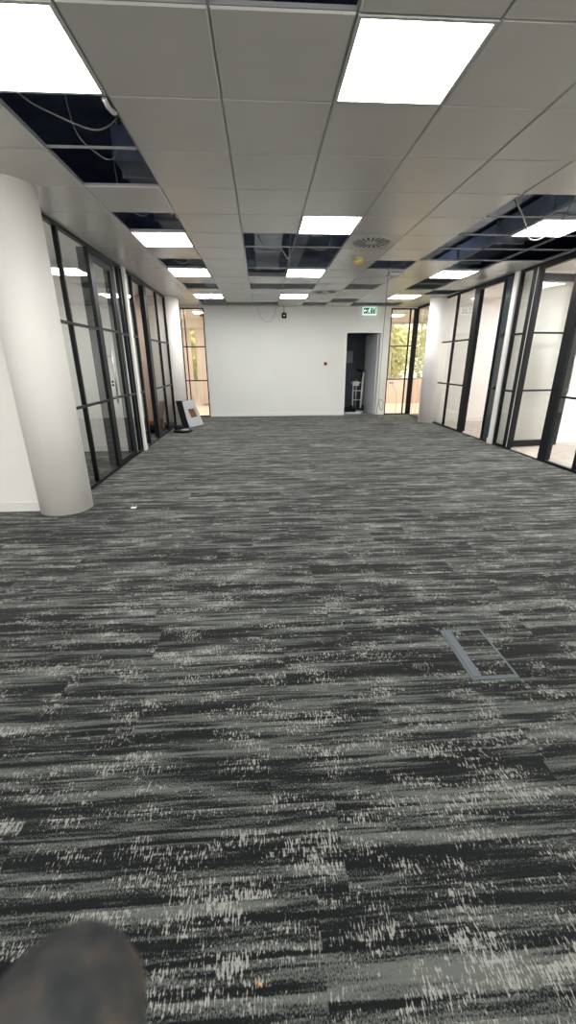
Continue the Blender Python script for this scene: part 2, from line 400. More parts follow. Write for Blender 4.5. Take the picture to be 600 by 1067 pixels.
# left side, far to near
glazed_y(1, XL, 4.24, 5.74, [(4.24, 4.28, .05), (4.885, 4.92, .05), (5.655, 5.735, .13)], 'black framed glass screen just behind the near left round column')
glazed_y(2, XL, 6.44, 6.885, [(6.44, 6.53, .11), (6.735, 6.775, .05), (6.86, 6.885, .05)], 'narrow black framed glass strip between left glass door and white wall end')
glazed_y(3, XL, 6.995, 7.40, [(6.995, 7.02, .05), (7.345, 7.40, .06)], 'narrow black framed sidelight beside the open left doorway')
glazed_y(4, XL, 8.02, 9.715, [(8.02, 8.19, .08), (8.93, 8.965, .05), (9.675, 9.715, .05)], 'black framed glass screen before the far left round column')
# head bars across doorways
def lintel(name, X, y0, y1, lb):
    t = thing(name, lb, 'door frame', (X, y0, 0), kind='structure')
    obj('head_rail', bar_y(X, .06, y0, y1, 2.62, ZC), M['black'], t)
    obj('threshold', bar_y(X, .05, y0, y1, 0, .012), M['black'], t)
    return t
lintel('trim_4', XL, 5.735, 6.44, 'black head frame over the closed left glass door')
lintel('trim_5', XL, 7.40, 8.02, 'black head frame over the open left doorway')
lintel('trim_6', XR, 7.385, 8.17, 'black head frame over the farther open right doorway')
lintel('trim_7', XR, 5.70, 6.44, 'black head frame over the nearer right doorway')
# left closed door
d = thing('door_1', 'closed black framed glass door with long pull handle in left partition', 'door', (XL-.025, 5.745, 0), kind='structure')
d.rotation_euler = (0, 0, pi/2)
leaf_x(d, .69, .02, 2.615, W=.055, wt=.07); pull(d, .075, -1)
# right side
glazed_y(6, XR, 8.17, 9.875, [(8.17, 8.365, .08), (9.075, 9.11, .05), (9.84, 9.875, .05)], 'black framed glass screen before the far right round column')
t6 = glazed_y(7, XR, 7.085, 7.385, [(7.085, 7.12, .05), (7.345, 7.385, .05)], 'dark glossy narrow side panel beside the farther open right doorway')
for ch in t6.children:
    if ch.name.startswith('glass_pane'): ch.data.materials[0] = M['steelblue']; ch['label'] = 'dark glossy side panel'
glazed_y(8, XR, 6.45, 6.945, [(6.45, 6.503, .07), (6.532, 6.625, .07), (6.90, 6.945, .05)], 'narrow black framed glass strip between right white wall end and open door')
glazed_y(9, XR, -4.4, 5.70, [(5.535, 5.70, .08), (4.95, 4.99, .05), (4.17, 4.21, .05), (3.4, 3.44, .05), (2.6, 2.64, .05), (1.8, 1.84, .05), (.9, .94, .05), (0, .04, .05), (-1, -.96, .05), (-2, -1.96, .05), (-3, -2.96, .05), (-4.4, -4.36, .05)],
         'black framed glass screen nearest on the right side')
d = thing('door_2', 'open black framed glass door swung into the near right room', 'door', (XR+.075, 6.60, 0), kind='structure')
d.rotation_euler = (0, 0, math.radians(7))
leaf_x(d, .92, .02, 2.60, W=.085, wt=.10); pull(d, .92-.045, -1)
# white strip standing in for light leaking between frame and open leaf
bm = bmesh.new(); box(bm, XR+.004, XR+.03, 6.5035, 6.5315, .036, 2.655)
struct('trim_light_gap', bm, M['skirt'], 'thin white strip in place of light leaking beside the open right glass door', 'trim')
# rail stubs / hinges on the dark side panel
for k, z in enumerate((.95, 1.80)):
    t = bx(XR-.022, XR-.0005, 7.12, 7.16, z-.02, z+.02, bev=.003)
    o = obj('hinge', t, M['dark'], t6)

# back glazing: planes Y=const
def glazed_x(idx, y, x0, x1, posts, label, head=2.64):
    t = thing('window_%d' % idx, label, 'glazed partition', (x0, y, 0), kind='structure')
    obj('head_rail', bx(x0, x1, y, y+.05, head, head+.028, bev=.002), M['black'], t)
    obj('sill_rail', bx(x0, x1, y, y+.05, 0, .03, bev=.002), M['black'], t)
    for a, b_ in posts: obj('post', bx(a, b_, y, y+.05, .03, head, bev=.002), M['black'], t)
    for (a, b_), (c, e_) in zip(posts, posts[1:]):
        for z in (.935, 1.765): obj('transom', bx(b_, c, y, y+.04, z-.014, z+.014, bev=.002), M['black'], t)
        bm = bmesh.new(); v = [bm.verts.new(p) for p in ((b_, y+.022, .03), (c, y+.022, .03), (c, y+.022, head), (b_, y+.022, head))]; bm.faces.new(v)
        obj('glass_pane', bm, M['glass'], t)
glazed_x(10, YB, -2.05, -1.415, [(-2.02, -1.99), (-1.92, -1.895), (-1.445, -1.415)], 'tall narrow black framed glazing left of the far white wall')
glazed_x(11, YB, 3.36, 4.10, [(3.36, 3.39), (3.862, 3.892), (3.97, 4.10)], 'tall black framed glazing right of the dark far doorway')
def head_only(name, X, lb):
    t = thing(name, lb, 'glazed partition', (X, 10.1, 0), kind='structure')
    obj('head_rail', bar_y(X, .05, 10.1, YB, 2.64, ZC), M['black'], t)
    obj('sill_rail', bar_y(X, .05, 10.1, YB, 0, .02), M['black'], t)
    xx = X+(.02 if X > 0 else -.02)
    bm = bmesh.new(); v = [bm.verts.new(p) for p in ((xx, 10.1, .02), (xx, YB, .02), (xx, YB, 2.64), (xx, 10.1, 2.64))]; bm.faces.new(v if X < 0 else v[::-1])
    obj('glass_pane', bm, M['glass'], t)
head_only('window_12', XR, 'glass panel between far right column and corner post')
head_only('window_13', XL, 'glass panel between far left column and corner post')

# ------------------------------------------------------------------ ceiling lights
light_labels = {
 (-1, 0): 'nearest square panel light on the left, glowing beside dark ceiling openings',
 (2, 0): 'largest square panel light near the top centre right',
 (-1, 5): 'left row panel light second from the viewer, directly behind an open ceiling bay',
 (-1, 8): 'left row panel light third from the viewer above the far left glazing',
 (-1, 12): 'left row panel light closest to the far wall',
 (2, 4): 'middle row panel light in front of the large dark ceiling opening',
 (2, 8): 'middle row panel light set into the far edge of the large dark opening',
 (2, 12): 'middle row panel light closest to the far wall',
 (6, 4): 'right row panel light cut by the right edge with a cable drooping over it',
 (6, 8): 'right row panel light halfway down the room near the right glazing',
 (6, 12): 'right row panel light closest to the far wall above the yellow glazing',
 (6, 0): 'unseen right row panel light beside the viewer, added for illumination', (-1, -5): 'unseen left row panel light behind the viewer, added for illumination',
 (2, -5): 'unseen middle row panel light behind the viewer, added for illumination', (6, -5): 'unseen right row panel light behind the viewer, added for illumination',
 (-6, -1): 'unseen panel light in the side bay left of the viewer', (-6, -6): 'unseen panel light in the far corner behind the viewer, added for illumination'}
def frame_ring(bm, x0, x1, y0, y1, z0, z1, w):
    box(bm, x0, x1, y0, y0+w, z0, z1); box(bm, x0, x1, y1-w, y1, z0, z1)
    box(bm, x0, x0+w, y0+w, y1-w, z0, z1); box(bm, x1-w, x1, y0+w, y1-w, z0, z1)
bmf = bmesh.new(); h = S/2-.005; frame_ring(bmf, -h, h, -h, h, -.003, .022, .016)
box(bmf, -h, h, -h, h, .022, .028)
fr_me = obj('lamp_frame', bmf, M['whiteplastic']); 
bmd = bmesh.new(); hh = h-.014; box(bmd, -hh, hh, -hh, hh, .001, .0215)
df_me = obj('diffuser', bmd, M['panel'])
M['panelr'] = mat('lamp_diffuser_room', (1, 1, 1), 0.5, emis=(1.0, 0.975, 0.94), estr=88.0)
dr_me = df_me.data.copy(); dr_me.materials[0] = M['panelr']
M['panelra'] = mat('lamp_diffuser_far_room', (1, 1, 1), 0.5, emis=(1.0, 0.975, 0.94), estr=38.0)
dra_me = df_me.data.copy(); dra_me.materials[0] = M['panelra']
M['panell'] = mat('lamp_diffuser_left_room', (1, 1, 1), 0.5, emis=(1.0, 0.97, 0.93), estr=20.0)
dl_me = df_me.data.copy(); dl_me.materials[0] = M['panell']
M['panelf'] = mat('lamp_diffuser_far', (1, 1, 1), 0.5, emis=(1.0, 0.99, 0.975), estr=24.5)
dfar_me = df_me.data.copy(); dfar_me.materials[0] = M['panelf']
dw_me = df_me.data.copy(); dw_me.materials[0] = M['panelw']
first = True
def panel_light(x, y, z, label, group='square ceiling panel lights', warm=False):
    global first
    t = thing('ceiling_light', label, 'ceiling light', (x, y, z), group)
    if first and not warm: a, b_ = fr_me, df_me; first = False
    else:
        a = fr_me.copy(); b_ = df_me.copy(); C.objects.link(a); C.objects.link(b_)
        if warm: b_.data = dw_me
        elif 'left rooms' in group: b_.data = dl_me
        elif 'rooms' in group: b_.data = dr_me if y < 7 else dra_me
        elif y > 6.5: b_.data = dfar_me
    a.parent = t; b_.parent = t
for (i, j) in lights:
    panel_light(GX+(i+.5)*S, GY+(j+.5)*S, ZC, light_labels[(i, j)])
for x, y, lb in ((5.45, 5.4, 'panel light in the near room behind the right glazing'), (5.45, 2.4, 'second panel light in the near right room'),
                 (6.9, 5.4, 'deep panel light in the near right room'), (5.5, 8.45, 'panel light in the farther room behind the right glazing'), (7.2, 8.45, 'deep panel light in the farther right room')):
    panel_light(x, y, ZC-.025, lb, 'panel lights in the right rooms')
for x, y, lb in ((-1.55, 12.55, 'warm panel light beyond the far left glazing'), (-3.6, 12.9, 'warm panel light at the far left beyond the glazing'), (3.95, 13.2, 'warm panel light beyond the far right glazing'),
                 (5.4, 12.6, 'warm panel light beyond the far right corner'), (6.6, 11.0, 'warm panel light right of the far column')):
    panel_light(x, y, ZC-.025, lb, 'warm panel lights beyond the far wall', True)
panel_light(-4.2, 5.6, ZC-.025, 'deep panel light in the near left glazed room', 'panel lights in the left rooms')
panel_light(-2.9, 5.2, ZC-.025, 'panel light right behind the near left glazing', 'panel lights in the left rooms')
panel_light(-2.9, 8.6, ZC-.025, 'panel light in the room behind the open left doorway', 'panel lights in the left rooms')

# ------------------------------------------------------------------ swirl diffusers
def swirl(i, j, lb):
    x, y = GX+(i+.5)*S, GY+(j+.5)*S
    t = thing('air_diffuser', lb, 'air vent', (x, y, ZC), 'round swirl air diffusers in the ceiling')
    bm = bmesh.new(); tray(bm, x-S/2, x+S/2, y-S/2, y+S/2, ZC); obj('face_plate', bm, M['vane'], t)
    bm = bmesh.new(); R = .235; n = 20
    cyl(bm, (x, y, ZC-.004), (x, y, ZC+.002), R, seg=64); obj('swirl_disc', bm, M['vane'], t)
    bm = bmesh.new()
    for k in range(n):
        a = 2*pi*k/n; ca, sa = cos(a), sin(a); c2, s2 = cos(a+.16), sin(a+.16); c3, s3 = cos(a+.13), sin(a+.13)
        r0, r1 = .075, .215; w0, w1 = .005, .017
        pts = [(ca*r0, sa*r0), (c2*r1, s2*r1), (cos(a+.16+.12)*r1, sin(a+.16+.12)*r1), (cos(a+.09)*r0, sin(a+.09)*r0)]
        lo = [bm.verts.new((x+p[0], y+p[1], ZC-.0055)) for p in pts]; up_ = [bm.verts.new((x+p[0], y+p[1], ZC-.003)) for p in pts]
        bm.faces.new(lo[::-1]); bm.faces.new(up_)
        for q in range(4): bm.faces.new((lo[q], lo[(q+1) % 4], up_[(q+1) % 4], up_[q]))
    obj('slots', bm, M['slot'], t)
swirl(3, 5, 'nearer round swirl air diffuser with dark slanted slots in the ceiling')
swirl(3, 11, 'farther round swirl air diffuser near the exit sign')
# yellow capped detector
t = thing('smoke_detector', 'small ceiling detector under a yellow dust cap beyond the nearer air diffuser', 'smoke detector', (1.345, 6.25, ZC))
bm = bmesh.new(); cyl(bm, (1.345, 6.25, ZC), (1.345, 6.25, ZC-.02), .06, .06, 28); obj('base', bm, M['whiteplastic'], t)
bm = bmesh.new(); cyl(bm, (1.345, 6.25, ZC-.02), (1.345, 6.25, ZC-.075), .075, .055, 28); obj('dust_cap', bm, M['yellow'], t)['label'] = 'yellow dust cap'
# hanging pale sensor
t = thing('ceiling_sensor', 'white square sensor box hanging just under the tile behind an open bay', 'sensor', (2.18, 7.30, ZC))
obj('housing', bx(2.05, 2.28, 7.18, 7.42, ZC-.035, ZC-.001, bev=.01), M['whiteplastic'], t)
obj('lens', bx(2.10, 2.23, 7.23, 7.37, ZC-.042, ZC-.034, bev=.004), M['duct'], t)
# second tiny detectors
t = thing('smoke_detector', 'small white ceiling detector near the far left glazing', 'smoke detector', (1.05, 10.2, ZC))
bm = bmesh.new(); cyl(bm, (1.05, 10.2, ZC), (1.05, 10.2, ZC-.03), .055, .045, 24); obj('base', bm, M['whiteplastic'], t)
t['label'] = 'small white round detector beside the farther air diffuser'

for x, y in ((-1.5, 3.2), (-1.1, 7.5), (.9, 6.4), (2.6, 4.6), (3.0, 8.5), (.6, 1.6)):
    la = bpy.data.lights.new('void_fill', 'POINT'); la.energy = 1.3; la.color = (.55, .7, 1.0); la.shadow_soft_size = .12  # added bluish fill inside the void, no real fitting there
    lo_ = bpy.data.objects.new('void_fill', la); C.objects.link(lo_); lo_.location = (x, y, 3.34)
# ------------------------------------------------------------------ void services
def duct(x0, x1, y0, y1, z0, z1, along, lb):
    t = thing('air_duct', lb, 'duct', ((x0+x1)/2, (y0+y1)/2, z0))
    obj('duct_body', bx(x0, x1, y0, y1, z0, z1, bev=.006), M['duct'], t)
    if along == 'y':
        y = y0+.3
        while y < y1: obj('flange', bx(x0-.02, x1+.02, y, y+.03, z0-.02, z1+.02), M['duct'], t); y += 1.25
    else:
        x = x0+.3
        while x < x1: obj('flange', bx(x, x+.03, y0-.02, y1+.02, z0-.02, z1+.02), M['duct'], t); x += 1.25
    for px, py in ((x0+.03, y0+.1), (x1-.03, y1-.1)):
        bm = bmesh.new(); cyl(bm, (px, py, z1-.01), (px, py, ZV), .006, seg=8); obj('hanger_rod', bm, M['duct'], t)
duct(-1.9, 3.9, 3.05, 3.32, 2.95, 3.2, 'x', 'grey rectangular duct crossing above the near left ceiling opening')
duct(-.05, .32, 5.30, 8.2, 2.92, 3.2, 'y', 'grey duct above the large central ceiling opening')
duct(3.45, 3.85, 3.9, 9.2, 3.0, 3.25, 'y', 'grey duct above the right ceiling openings')
duct(-1.25, -.95, 4.5, 10.9, 3.05, 3.3, 'y', 'grey duct above the left row of ceiling openings')
def tray_(x, y0, y1, z, lb):
    t = thing('cable_tray', lb, 'cable tray', (x, y0, z))
    bm = bmesh.new(); box(bm, x-.1, x-.095, y0, y1, z, z+.05); box(bm, x+.095, x+.1, y0, y1, z, z+.05)
    box(bm, x-.095, x+.095, y0, y1, z, z+.004)
    obj('tray_body', bm, M['duct'], t)
    for py in (y0+.2, y1-.2):
        bm = bmesh.new(); cyl(bm, (x, py, z), (x, py, ZV), .006, seg=8); obj('hanger_rod', bm, M['duct'], t)
tray_(2.75, 3.6, 9.3, 2.98, 'metal cable tray above the right ceiling openings')
tray_(.62, 6.2, 8.9, 3.05, 'metal cable tray above the large central ceiling opening')
# bracket box visible in centre opening
t = thing('junction_box', 'pale blue grey junction box hung in the large central ceiling opening', 'junction box', (.72, 5.75, 2.85))
obj('housing', bx(.66, .80, 5.35, 5.95, 2.86, 2.93, bev=.006), M['tilepanel'], t)
for y in (5.45, 5.85):
    bm = bmesh.new(); cyl(bm, (.73, y, 2.93), (.73, y, ZV), .006, seg=8); obj('hanger_rod', bm, M['duct'], t)
t = thing('flexible_duct', 'white ribbed flexible duct end above the opening over the viewer', 'duct', (.3, 1.9, 2.9))
bm = bmesh.new(); R0 = .08
P = smooth_path([(.05, 1.95, 3.3), (.15, 2.0, 3.0), (.32, 1.98, 2.88), (.55, 1.9, 2.9)], 12)
rings = []; a = None
for i, p in enumerate(P):
    dd = (P[min(i+1, len(P)-1)]-P[max(i-1, 0)]).normalized(); a = dd.orthogonal().normalized() if a is None else (a-dd*a.dot(dd)).normalized(); b_ = dd.cross(a)
    r = R0*(1 if i % 2 else .9); rings.append([bm.verts.new(p+(a*cos(2*pi*k/18)+b_*sin(2*pi*k/18))*r) for k in range(18)])
for A, B in zip(rings, rings[1:]):
    for k in range(18): bm.faces.new((A[k], A[(k+1) % 18], B[(k+1) % 18], B[k]))
obj('sleeve', bm, M['whiteplastic'], t, smooth=True)

def cable(pts, r, mt, lb, name='cable', n=10):
    bm = bmesh.new(); tube(bm, pts, r, n=n); o = obj(name, bm, M[mt]); return tag(o, lb, 'cable')
cable([(-1.33, 2.80, ZV), (-1.34, 2.82, 2.95), (-1.30, 2.95, 2.78), (-1.18, 3.15, 2.76), (-1.0, 3.35, 2.78), (-.85, 3.38, 2.90), (-.83, 3.4, 3.1)], .005, 'cable_grey', 'pale cable sagging across the near left ceiling opening')
cable([(-1.22, 3.42, 3.2), (-1.20, 3.48, 2.85), (-1.12, 3.6, 2.76), (-1.05, 3.75, 2.78), (-1.02, 3.9, 2.95)], .004, 'cable_grey', 'thin cable hanging in the second near left opening')
cable([(-1.30, 4.65, 3.2), (-1.28, 4.7, 2.85), (-1.20, 4.85, 2.76), (-1.12, 5.0, 2.80), (-1.1, 5.1, 3.0)], .005, 'cable_grey', 'looped cable in the opening before the second left light')
cable([(-.92, 4.7, 3.1), (-.88, 4.85, 2.8), (-.86, 5.0, 2.76), (-.84, 5.12, 2.95)], .004, 'cable_grey', 'short cable at the right side of the left opening')
cable([(-1.3, 6.5, 3.1), (-1.2, 6.7, 2.76), (-1.0, 6.8, 2.75), (-.9, 6.7, 3.0)], .005, 'cable_grey', 'looped cable in the opening before the third left light')
cable([(2.32, 4.55, 3.15), (2.36, 4.42, 2.85), (2.47, 4.40, 2.68), (2.62, 4.55, 2.62), (2.80, 4.75, 2.56), (2.95, 4.75, 2.58), (3.02, 4.60, 2.70), (3.05, 4.5, 3.0)], .007, 'cable_flex', 'grey flex drooping below the right ceiling opening over the panel light')
cable([(.0, 6.1, 2.90), (.1, 6.25, 2.8), (.3, 6.4, 2.82), (.42, 6.55, 2.76), (.45, 6.6, 3.3)], .010, 'duct', 'bundle of dark cables in the large central opening')
cable([(.92, 5.9, 3.0), (.9, 6.1, 2.78), (.75, 6.5, 2.85), (.6, 6.9, 3.0)], .006, 'cable_grey', 'cable loop at the right of the large central opening')
# loop hanging on the far wall
cable([(-.08, YB-.10, 3.0), (-.07, YB-.10, 2.7), (0.0, YB-.05, 2.5), (.10, YB-.03, 2.36), (.19, YB-.03, 2.34), (.28, YB-.03, 2.37), (.36, YB-.05, 2.52), (.41, YB-.10, 2.7), (.42, YB-.10, 3.0)], .005, 'cable_grey', 'thin grey cable loop drooping over the far white wall')
# ceiling-to-floor wire with coils
bm = bmesh.new()
tube(bm, [(1.965, 6.975, 3.0), (1.965, 6.975, 2.7), (1.962, 6.975, 2.2), (1.955, 6.985, 1.6), (1.95, 6.985, 1.1), (1.96, 6.985, .75),
          (2.02, 6.985, .60), (2.05, 7.015, .72), (2.0, 7.035, .78), (1.95, 7.015, .62), (1.98, 6.965, .42), (2.04, 6.965, .50), (2.05, 7.005, .40), (1.98, 7.025, .30), (1.93, 6.985, .15),
          (1.93, 6.965, .01), (1.90, 6.865, .006), (1.95, 6.665, .006), (2.1, 6.615, .006), (2.25, 6.765, .006), (2.3, 7.165, .006), (2.2, 7.465, .006), (2.05, 7.365, .006)], .0042, n=10)
o = obj('cable', bm, M['cable_dark']); tag(o, 'thin dark cable hanging from the ceiling and tangled down to the carpet', 'cable')
bm = bmesh.new(); tube(bm, [(3.35, 10.4, .006), (3.38, 10.1, .006), (3.30, 9.7, .006), (3.05, 9.35, .006), (2.8, 9.5, .006), (2.85, 9.9, .006), (3.1, 9.95, .006), (3.05, 9.3, .006), (2.75, 8.6, .006), (2.5, 8.35, .006)], .006, n=10)
o = obj('cable', bm, M['cable_dark']); tag(o, 'dark cable looping over the carpet near the far right glazing', 'cable')
cable([(3.52, YB-.06, .006), (3.62, YB-.10, .006), (3.66, YB-.10, .3), (3.63, YB-.08, .6), (3.53, YB-.04, .80), (3.5, YB-.03, .84)], .006, 'cable_flex', 'pale flex rising up the far right glazing')
o = obj('plug', bx(3.44, 3.56, YB-.06, YB-.005, .82, .87, bev=.008), M['cable_flex']); tag(o, 'small grey socket clipped to the far right glazing', 'socket')

# ------------------------------------------------------------------ far wall items
# exit sign
ex, ez, ey = 2.785, 2.60, YB-.002
t = thing('exit_sign', 'green emergency exit sign with white running figure above the dark doorway', 'exit sign', (ex, ey, ez))
obj('housing', bx(ex-.172, ex+.172, ey-.05, ey, ez-.082, ez+.078, bev=.006), M['signwhite'], t)
obj('green_face', bx(ex-.160, ex+.160, ey-.054, ey-.049, ez-.066, ez+.070), M['green'], t)['label'] = 'green sign face'
bm = bmesh.new(); yy0, yy1 = ey-.058, ey-.053
def poly(pts):
    lo = [bm.verts.new((ex+p[0], yy0, ez+p[1])) for p in pts]; up_ = [bm.verts.new((ex+p[0], yy1, ez+p[1])) for p in pts]
    n = len(pts); bm.faces.new(lo); bm.faces.new(up_[::-1])
    for q in range(n): bm.faces.new((lo[q], up_[q], up_[(q+1) % n], lo[(q+1) % n]))
def limb(a, b_, w):
    d_ = Vector((b_[0]-a[0], b_[1]-a[1])).normalized(); n_ = Vector((-d_.y, d_.x))*w/2
    poly([(a[0]+n_.x, a[1]+n_.y), (a[0]-n_.x, a[1]-n_.y), (b_[0]-n_.x, b_[1]-n_.y), (b_[0]+n_.x, b_[1]+n_.y)])
poly([(.012+.014*cos(2*pi*k/14), .052+.014*sin(2*pi*k/14)) for k in range(14)])       # head
limb((.0, .036), (-.018, -.006), .022); limb((-.014, -.004), (.014, -.022), .014); limb((.014, -.018), (.004, -.052), .012)
limb((-.018, -.004), (-.032, -.032), .014); limb((-.032, -.030), (-.060, -.034), .012)
limb((.0, .034), (.026, .016), .010); limb((.026, .016), (.044, .024), .010); limb((-.004, .034), (-.034, .026), .010); limb((-.034, .026), (-.042, .006), .010)
obj('running_figure', bm, M['signwhite'], t)
bm = bmesh.new()
limb((.075, -.052), (.075, .058), .008); limb((.071, .055), (.138, .055), .008); limb((.135, -.052), (.135, .058), .008)
obj('door_symbol', bm, M['signwhite'], t)
bm = bmesh.new(); limb((-.075, .004), (-.125, .004), .018); poly([(-.115, .040), (-.158, .004), (-.115, -.032)])
obj('arrow', bm, M['signwhite'], t)
obj('light_strip', bx(ex-.18, ex+.18, ey-.052, ey-.004, ez-.09, ez-.080), M['signwhite'], t)
# call point
t = thing('fire_call_point', 'small red fire call point on the far white wall left of the doorway', 'call point', (1.69, YB, 1.34))
obj('backplate', bx(1.65, 1.73, YB-.03, YB-.0005, 1.30, 1.378, bev=.005), M['red'], t)
obj('window', bx(1.665, 1.715, YB-.034, YB-.029, 1.315, 1.36), M['dark'], t)
# hanging black device
t = thing('hanging_camera', 'small black device dangling on a short cord before the far wall', 'camera', (.595, YB-.12, 2.5))
obj('housing', bx(.535, .655, YB-.19, YB-.09, 2.42, 2.535, bev=.012), M['dark'], t)
bm = bmesh.new(); cyl(bm, (.595, YB-.20, 2.475), (.595, YB-.185, 2.475), .022, seg=18); obj('lens', bm, M['duct'], t)
bm = bmesh.new(); cyl(bm, (.595, YB-.14, 2.535), (.595, YB-.14, 2.56), .03, .012, seg=14); cyl(bm, (.595, YB-.14, 2.555), (.595, YB-.14, ZC), .006, seg=8); obj('cord', bm, M['dark'], t)

# ------------------------------------------------------------------ store room behind the dark doorway
bm = bmesh.new()
box(bm, 1.3, 1.4, YB+.12, 13.6, 0, ZC); box(bm, 3.30, 3.36, YB+.12, 13.6, 0, ZC); box(bm, 1.4, 3.30, 13.5, 13.6, 0, ZC)
struct('wall_store', bm, M['navy'], 'dark navy walls of the store room behind the far doorway', 'wall')
struct('floor_store', bx(1.4, 3.3, YB+.06, 13.5, 0, .006), M['navy'], 'dark floor of the store room', 'floor')
struct('ceiling_store', bx(1.4, 3.3, YB+.12, 13.5, 2.55, 2.6), M['navy'], 'dark ceiling of the store room', 'ceiling')
t = thing('door_3', 'grey door leaf standing open inside the dark far doorway', 'door', (3.12, YB+.11, 0), kind='structure')
t.rotation_euler = (0, 0, math.radians(97))
o = obj('leaf', bx(0, .86, 0, .044, .008, 2.075, bev=.003), M['doorgrey']); o.parent = t
bm = bmesh.new(); cyl(bm, (.80, .044, 1.03), (.80, .09, 1.03), .01, seg=12); cyl(bm, (.80, .085, 1.03), (.68, .085, 1.03), .009, seg=12)
o = obj('door_handle', bm, M['chrome']); o.parent = t
o = obj('notice', bx(2.62, 2.86, 13.485, 13.4995, 1.35, 1.70), M['tilepanel']); tag(o, 'pale paper notice on the dark store room wall', 'notice')
# hand truck
hx, hy = 2.74, 12.0
t = thing('hand_truck', 'white tubular hand truck with black grips standing in the dark doorway', 'hand truck', (hx, hy, 0))
def part_tubes(nm, lst, r, mt):
    bm = bmesh.new()
    for a in lst: tube(bm, a, r, sm=False)
    return obj(nm, bm, M[mt], t)
part_tubes('upright', [[(hx+.10, hy, .12), (hx+.16, hy+.1, 1.12)]], .028, 'whiteplastic')
part_tubes('upright', [[(hx-.14, hy, .12), (hx-.12, hy+.1, .84)]], .018, 'whiteplastic')
part_tubes('upright', [[(hx-.05, hy, .12), (hx-.03, hy+.1, .9)]], .014, 'chrome')
for a in ([(hx-.14, hy+.02, .35), (hx+.11, hy+.02, .35)], [(hx-.13, hy+.06, .6), (hx+.13, hy+.06, .6)], [(hx-.2, hy+.1, .82), (hx+.13, hy+.1, .82)]): part_tubes('crossbar', [a], .014, 'whiteplastic')
part_tubes('handle', [[(hx-.04, hy+.1, 1.18), (hx+.20, hy+.12, 1.10)], [(hx+.10, hy+.1, .95), (hx+.18, hy+.1, 1.16)]], .022, 'dark')
obj('top_box', bx(hx-.16, hx+.02, hy-.02, hy+.10, .74, .86, bev=.01), M['whiteplastic'], t)
obj('base_plate', bx(hx-.25, hx+.15, hy-.15, hy+.05, .02, .05, bev=.005), M['chrome'], t)
for s in (-1, 1):
    bm = bmesh.new(); cyl(bm, (hx+s*.16-.02, hy+.05, .11), (hx+s*.16+.02, hy+.05, .11), .10, seg=24); obj('wheel', bm, M['dark'], t)
t = thing('toolbox', 'low dark toolbox with pale lid on the doorway threshold', 'toolbox', (2.45, 11.75, 0))
obj('body', bx(2.30, 2.62, 11.62, 11.85, .006, .14, bev=.01), M['dark'], t); obj('lid', bx(2.31, 2.75, 11.55, 11.72, .006, .05, bev=.008), M['whiteplastic'], t)

# ------------------------------------------------------------------ loose items left
# leaning ceiling tile with cut-out
def leaning(name, A, B, top, thick, mt, lb, hole=False, h=.6):
    A = Vector(A); B = Vector(B); u = (B-A).normalized(); L_ = (B-A).length; w = Vector(top)
    n = u.cross(w).normalized()
    t = thing(name, lb, 'panel', A)
    def P(a, b_, c): return A+u*a+w*b_+n*c
    def slab(a0, a1, b0, b1, c0, c1):
        bm = bmesh.new(); vs = [bm.verts.new(P(a, b_, c)) for c in (c0, c1) for b_ in (b0, b1) for a in (a0, a1)]
        for idx in ((0, 2, 3, 1), (4, 5, 7, 6), (0, 1, 5, 4), (2, 6, 7, 3), (0, 4, 6, 2), (1, 3, 7, 5)): bm.faces.new([vs[k] for k in idx])
        bmesh.ops.recalc_face_normals(bm, faces=bm.faces); return bm
    if hole:
        bm = bmesh.new()
        for a in ((0, L_, 0, h*.34), (0, L_, h*.68, h), (0, L_*.34, h*.34, h*.68), (L_*.80, L_, h*.34, h*.68)):
            b2 = slab(a[0], a[1], a[2], a[3], 0, thick); me = bpy.data.meshes.new('tmp'); b2.to_mesh(me); b2.free(); bm.from_mesh(me); bpy.data.meshes.remove(me)
        obj('face', bm, mt, t)
        bm = bmesh.new()
        for k in range(4):
            a = L_*(.385+.11*k); b2 = slab(a, a+L_*.03, h*.35, h*.67, thick*.2, thick*.8); me = bpy.data.meshes.new('tmp'); b2.to_mesh(me); b2.free(); bm.from_mesh(me); bpy.data.meshes.remove(me)
        obj('grille_bars', bm, M['ochre'], t)
        obj('grille_back', slab(L_*.345, L_*.795, h*.342, h*.678, thick*.02, thick*.1), M['foilage_trunk'], t)
    else:
        obj('face', slab(0, L_, 0, h, 0, thick), mt, t)
    return t
A = (-1.655, 9.37, .004); B = (-1.42, 9.86, .004)
tp = Vector((-.345, .10, .93)).normalized()
leaning('loose_ceiling_panel', A, B, tp, .022, M['tilepanel'], 'pale grey ceiling panel with square grille leaning beside the far left column', hole=True)
leaning('loose_shade_panel', (-1.80, 9.33, .004), (-1.665, 9.352, .004), Vector((-.19, .10, .95)).normalized(), .02, M['dark'], 'narrow black panel on edge, standing in for shade behind the pale ceiling panel')  # black sheet put where shade falls under the leaning panel
